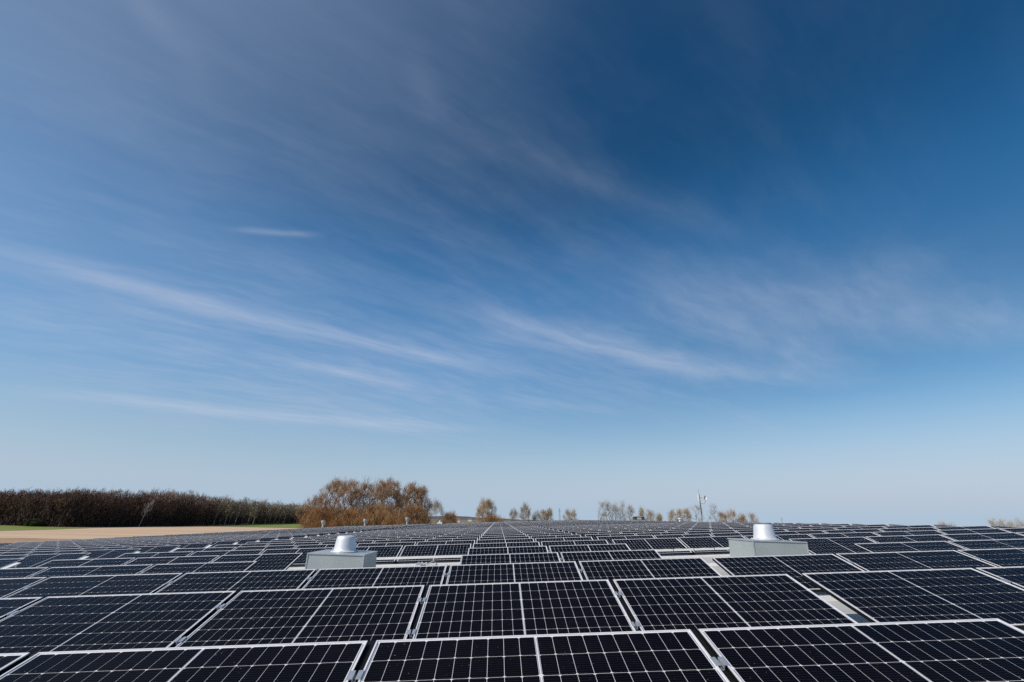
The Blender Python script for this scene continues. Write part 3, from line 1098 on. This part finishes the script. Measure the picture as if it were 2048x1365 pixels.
def tree(name, label, px, top_py, width_px, Y, bark, twig, seed, group, n=120, per=8, tw=(1.2, 0.07), r0=0.022, t0=0.22, peak=0.6, trunk=0.3, lean=0.0, outward=0.45, up=0.5, cat='tree', limit=6):
    nrg = np.random.default_rng(seed)
    x, height = spot(px, top_py, Y)
    wid = width_px * math.cos(PITCH) / F_PX * Y
    P, par, cnt = grow(nrg, height * (0.96 if Y > 200 else 0.91), wid, n, t0, peak, trunk, lean, outward)
    root = tag(link(name, None, loc=(x - lean * height * 0.7, Y, 0)), label, cat, group)
    link('trunk', limb_mesh(P, par, cnt, r0 * 0.62, bark), root)
    link('crown', tri_mesh('crown', twigs(nrg, P, par, cnt, int(per * DENSE * (1.7 if Y > 200 else 1.0)), tw[0] * 1.4, tw[1] * 0.85, up, 0.45, limit), twig), root)
    return root


DENSE = 3.4
G1, G2 = 'rust brown trees in the big clump', 'bare trees along the far field edge'
TB = dict(r0=0.046, t0=0.15, peak=0.62, trunk=0.16, outward=0.55)
tree('willow_tree', 'small rust brown tree at the left end of the big brown clump', 634, 988, 54, 196, M['bark'], M['twig_rust'], 11, G1, n=240, per=8, tw=(1.0, .075), **TB)
tree('willow_tree', 'broad rust brown tree, left of the two tallest in the clump', 690, 957, 112, 190, M['bark'], M['twig_rust'], 12, G1, n=760, per=9, tw=(1.1, .075), **TB)
tree('willow_tree', 'tall thin-topped brown tree in the middle of the big clump', 738, 960, 66, 196, M['bark'], M['twig_rust'], 13, G1, n=420, per=7, tw=(1.1, .07), **TB)
tree('willow_tree', 'tall rust brown tree right of the middle of the big clump', 778, 955, 84, 192, M['bark'], M['twig_rust'], 14, G1, n=640, per=9, tw=(1.1, .075), **TB)
tree('willow_tree', 'dense rust brown tree at the right end of the big clump', 832, 966, 82, 194, M['bark'], M['twig_rust'], 15, G1, n=560, per=10, tw=(1.1, .08), **TB)
for px, top, w, sd, lab in ((640, 1016, 66, 31, 'low rust brown bush under the left end of the big clump'), (700, 1014, 90, 32, 'low rust brown bush under the broad left tree of the clump'),
                            (765, 1006, 80, 33, 'low golden brown bush under the middle of the big clump'), (825, 1010, 76, 34, 'low dark brown bush under the right end of the big clump')):
    tree('willow_bush', lab, px, top, w, 184, M['bark'], M['twig_gold'] if sd == 33 else M['twig_rust'], sd, 'bushes under the big brown clump', n=230, per=13, tw=(1.0, .085), t0=0.25, trunk=0.12, peak=0.55, cat='bush')
tree('field_tree', 'pale grey brown tree just right of the big brown clump', 874, 1005, 46, 240, M['bark_grey'], M['twig_grey'], 41, G2, n=130, per=6)
tree('field_bush', 'low brown bush right of the pale tree beside the clump', 902, 1026, 34, 240, M['bark_grey'], M['twig_rust'], 42, G2, n=100, per=10, trunk=.12, cat='bush')
tree('field_tree', 'rounded golden tree standing alone near the middle of the horizon', 973, 1002, 42, 235, M['bark_grey'], M['twig_tan'], 43, G2, n=210, per=9, trunk=.18)
tree('field_bush', 'low hedge bush at the foot of the lone golden tree', 985, 1032, 44, 230, M['bark_grey'], M['twig_rust'], 44, G2, n=100, per=9, trunk=.12, cat='bush')
tree('field_tree', 'smaller left tree of the bare pair right of the golden tree', 1028, 1018, 17, 260, M['bark_grey'], M['twig_grey'], 45, G2, n=60, per=7)
tree('field_tree', 'taller right tree of the bare pair right of the golden tree', 1051, 1009, 27, 260, M['bark_grey'], M['twig_grey'], 46, G2, n=90, per=7, trunk=.4, t0=.42)
tree('field_bush', 'small pinkish bush left of the twin round trees', 1073, 1026, 17, 265, M['bark_grey'], M['twig_grey'], 47, G2, n=60, per=7, trunk=.12, cat='bush')
tree('field_tree', 'left one of the twin round tan trees left of the pylon', 1088, 1022, 17, 265, M['bark_grey'], M['twig_tan'], 48, G2, n=60, per=8, trunk=.4, t0=.45)
tree('field_tree', 'right one of the twin round tan trees left of the pylon', 1099, 1021, 17, 267, M['bark_grey'], M['twig_tan'], 49, G2, n=60, per=8, trunk=.4, t0=.45)
tree('field_tree', 'left one of two small tan trees right of the pylon', 1135, 1022, 14, 270, M['bark_grey'], M['twig_tan'], 50, G2, n=50, per=7, trunk=.4, t0=.45)
tree('field_tree', 'right one of two small tan trees right of the pylon', 1147, 1023, 16, 270, M['bark_grey'], M['twig_tan'], 51, G2, n=50, per=7, trunk=.4, t0=.45)
for i, (px, top, w) in enumerate(((1203, 1008, 20), (1216, 1006, 20), (1229, 1007, 15), (1243, 1009, 20), (1261, 1013, 16))):
    tree('poplar_tree', f'{ordinal(i + 1)} tree from the left in the row of upright bare poplars', px, top, w, 240, M['bark_grey'], M['twig_grey'], 60 + i, 'row of bare poplars', n=90, per=3, tw=(1.3, .06), trunk=.25, t0=.3, peak=.72, r0=.03, outward=.6)
for i, (px, top, w, k) in enumerate(((1283, 1020, 14, 'tan'), (1300, 1023, 24, 'tan'), (1318, 1030, 14, 'tan'), (1343, 1025, 18, 'tan'), (1357, 1021, 16, 'tan'), (1373, 1020, 16, 'tan'),
                                     (1394, 1010, 34, 'grey'), (1426, 1011, 20, 'grey'), (1444, 1025, 20, 'gold'), (1464, 1023, 28, 'gold'), (1485, 1031, 20, 'gold'), (1503, 1031, 20, 'tan'))):
    where = ['behind the hatch hut, leftmost', 'just right of the hatch hut', 'low and far right of the hatch hut', 'first of three left of the mast', 'second of three left of the mast', 'third of three left of the mast',
             'tall, right behind the antenna mast', 'tall, just right of the antenna mast', 'first golden one right of the mast', 'largest golden one right of the mast', 'low golden one above the panels', 'last one above the right ventilator'][i]
    tree('field_tree', f'bare {"grey" if k == "grey" else "tan" if k == "tan" else "golden"} tree {where}', px, top, w, 250, M['bark_grey'], M['twig_' + k], 70 + i, G2, n=70 if k == 'grey' else 110, per=3 if k == 'grey' else 6, tw=(1.2, .06), trunk=.3 if k == 'grey' else .18, t0=.35 if k == 'grey' else .2, r0=.034 if k == 'grey' else .024, outward=.6)
tree('field_bush', 'golden bush top peeping over the panels at the far right', 1890, 1047, 34, 200, M['bark_grey'], M['twig_gold'], 90, G2, n=110, per=10, trunk=.12, cat='bush')
for i, (px, top, w) in enumerate(((1984, 1042, 16), (2000, 1043, 18), (2018, 1045, 14), (2038, 1041, 18))):
    tree('field_tree', f'{ordinal(i + 1)} from the left of the thin tan trees at the right edge', px, top, w, 210, M['bark_grey'], M['twig_tan'], 92 + i, 'thin trees at the right edge', n=50, per=5, tw=(1.1, .06))

# the wood on the left: one dark mass, with the trees that stand out built on their own
FOREST = [(-260, 990, 1046), (0, 986, 1050.5), (80, 985, 1053), (160, 983, 1055), (240, 986, 1054.6), (330, 986, 1053.5), (385, 991, 1052.6), (430, 997, 1051.8), (500, 1002, 1050), (560, 1008, 1048.6), (610, 1012, 1047.4), (700, 1018, 1046)]
nrg = np.random.default_rng(77); rr = random.Random(77)
protos = []
for sd in range(7):
    g_ = np.random.default_rng(200 + sd)
    P_, pa_, cn_ = grow(g_, 10.0, 5.2, 110, 0.22, 0.66, 0.4, 0.0, 0.55)
    protos.append((P_, pa_, cn_))
VV, MI = [], []
fx = np.array([f[0] for f in FOREST], float); ft = [f[1] for f in FOREST]; fy = [f[2] for f in FOREST]
N = 420
for k in range(N):
    px = -250 + 925 * (k + rr.random()) / N
    Y = on_land(px, float(np.interp(px, fx, fy)))[1] + rr.choice((0, 2, 5, 10, 18, 30))
    x, h = spot(px, float(np.interp(px, fx, ft)) + rr.uniform(-5.0, 8.0) + 2.5 * math.sin(px * 0.21) * math.sin(px * 0.037), Y)
    P_, pa_, cn_ = protos[rr.randrange(7)]
    a = rr.uniform(0, 6.28); ca, sa = math.cos(a), math.sin(a)
    w = rr.uniform(0.8, 1.5)
    S = np.array([w * h / 10, w * h / 10, h / 10 * 0.97])
    Q = (P_ @ np.array([[ca, -sa, 0], [sa, ca, 0], [0, 0, 1]]).T) * S
    org = np.array([x, Y, 0])
    v = twigs(nrg, Q, pa_, cn_, 8, 1.25, 0.15, 0.8, 0.4, 6) + org
    olive = px + rr.uniform(-30, 30) > 425
    VV.append(v); MI.append(np.full(len(v) // 3, (rr.choice((1, 1, 4, 3)) if olive else rr.choice((0, 0, 3, 5, 3)))))
    q_ = rr.uniform(0.10, 0.2); z_ = h * rr.uniform(0.45, 0.75); l_ = rr.uniform(0.0, 1.6)
    v = np.array([[-q_, -2.6, 0], [q_, -2.6, 0], [l_, -2.0, z_]]) + org     # one stem at the front of each tree
    VV.append(v); MI.append(np.full(1, 4 if olive else rr.choice((3, 5, 5))))
    m = 380                                          # undergrowth and stems that close the mass
    b = np.stack([nrg.normal(0, 2.2, m), nrg.normal(0, 2.2, m), np.abs(nrg.normal(0, h * 0.36, m))], 1)
    d = np.stack([nrg.normal(0, .25, m), nrg.normal(0, .25, m), np.ones(m)], 1)
    s_ = np.cross(d, nrg.normal(0, 1, (m, 3))); s_ /= np.linalg.norm(s_, axis=1, keepdims=True)
    L = nrg.uniform(0.8, 2.6, (m, 1)); W = nrg.uniform(0.08, 0.30, (m, 1))
    v = (np.stack([b - s_ * W, b + s_ * W, b + d * L], 1) * np.array([1, 1, 1])).reshape(-1, 3)
    v[:, 2] = np.clip(v[:, 2], 0, h * 0.9)
    VV.append(v + org); MI.append(np.full(m, 2))
tag(link('forest', tri_mesh('forest', np.vstack(VV), [M['wood_dark'], M['wood_olive'], M['wood_under'], M['wood_brown'], M['wood_pale'], M['wood_black']], np.concatenate(MI))), 'dark brown leafless wood along the left horizon behind the fields', 'forest', kind='stuff')

GB = 'pale birches at the edge of the wood'
tree('birch_tree', 'pale leaning birch standing out before the dark brown wood', 300, 1000, 16, on_land(300, 1054)[1] - 4, M['birch'], M['birch'], 120, GB, n=40, per=4, tw=(1.2, .06), lean=.22, trunk=.7, t0=.45, r0=.075)
tree('wood_edge_tree', 'light crowned tree rising above the dark wood, left of two', 342, 979, 32, on_land(342, 1053.4)[1] + 6, M['bark_grey'], M['twig_tan'], 121, 'trees rising above the wood', n=80, per=5, tw=(1.2, .07), trunk=.5, t0=.55, r0=.03)
tree('wood_edge_tree', 'light crowned tree rising above the dark wood, right of two', 384, 984, 36, on_land(384, 1052.6)[1] + 6, M['bark_grey'], M['twig_tan'], 122, 'trees rising above the wood', n=90, per=6, tw=(1.2, .07), trunk=.5, t0=.55, r0=.03)
bp = [(440, 1004), (452, 1002), (461, 1007), (470, 1003), (481, 1008), (494, 1007), (507, 1005), (516, 1010), (527, 1007), (538, 1012), (547, 1010), (556, 1013), (566, 1011), (575, 1014), (585, 1013), (595, 1016), (604, 1016)]
for i, (px, top) in enumerate(bp):
    Y = on_land(px, float(np.interp(px, fx, fy)))[1] - 5
    tree('birch_tree', f'slim pale birch, {ordinal(i + 1)} from the left along the right part of the wood', px, top, 13, Y, M['birch'], M['wood_birch'], 130 + i, GB, n=45, per=5, tw=(1.3, .09), lean=.10, trunk=.7, t0=.35, r0=.075)
tree('hedge_bush', 'single green bush at the foot of the dark wood', 70, 1043, 26, on_land(70, 1053)[1] - 5, M['bark'], M['bush_green'], 160, None, n=90, per=16, tw=(.8, .3), trunk=.15, cat='bush')


# ------------------------------------------------------------------ far pylons and houses
def pylon(px, top, Y, label):
    x, h = spot(px, top, Y)
    root = tag(link('pylon', None, loc=(x, Y, 0)), label, 'pylon', 'far lattice pylons')
    w = h * 0.055
    for sx in (-1, 1):
        for sy in (-1, 1):
            link('leg', MB().tube([(sx * w, sy * w, 0), (sx * w * 0.25, sy * w * .25, h)], 0.16, 4).mesh('leg', M['darkmetal']), root)
    mb = MB()
    for i in range(9):
        z0, z1 = h * i / 9, h * (i + 1) / 9
        a, b = w * (1 - .75 * i / 9), w * (1 - .75 * (i + 1) / 9)
        mb.tube([(-a, -a, z0), (b, -b, z1)], 0.08, 3); mb.tube([(a, -a, z0), (-b, -b, z1)], 0.08, 3)
    link('lattice', mb.mesh('lattice', M['darkmetal']), root)
    for f, s in ((0.82, 2.2), (0.92, 1.6)):
        link('crossarm', MB().tube([(-w * s, 0, h * f), (w * s, 0, h * f)], 0.14, 4).mesh('crossarm', M['darkmetal']), root)


pylon(1119, 1017, 1000, 'thin far lattice pylon right of the twin tan trees')
pylon(1563, 1036, 1900, 'tiny faint pylon over the panels beside the right ventilator')


def house(px, Y, w, h, label):
    root = tag(link('farm_house', None, loc=(bearing(px) * Y, Y, 0)), label, 'house', 'far farm houses')
    link('wall', MB().box(-w / 2, w / 2, -4, 4, 0, h).mesh('wall', M['render']), root)
    mb = MB(); mb.add([(-w / 2 - .4, -4.5, h + .02), (w / 2 + .4, -4.5, h + .02), (w / 2 + .4, 4.5, h + .02), (-w / 2 - .4, 4.5, h + .02), (-w / 2 - .4, 0, h + 3.6), (w / 2 + .4, 0, h + 3.6)],
                      [(0, 1, 5, 4), (2, 3, 4, 5), (1, 2, 5), (3, 0, 4)])
    link('roof', mb.mesh('roof', M['rooftile']), root)


house(917, 1100, 7, 4.5, 'pale far farmhouse between the brown clump and golden tree')
house(940, 1500, 11, 4.5, 'long pale far barn left of the lone golden tree')
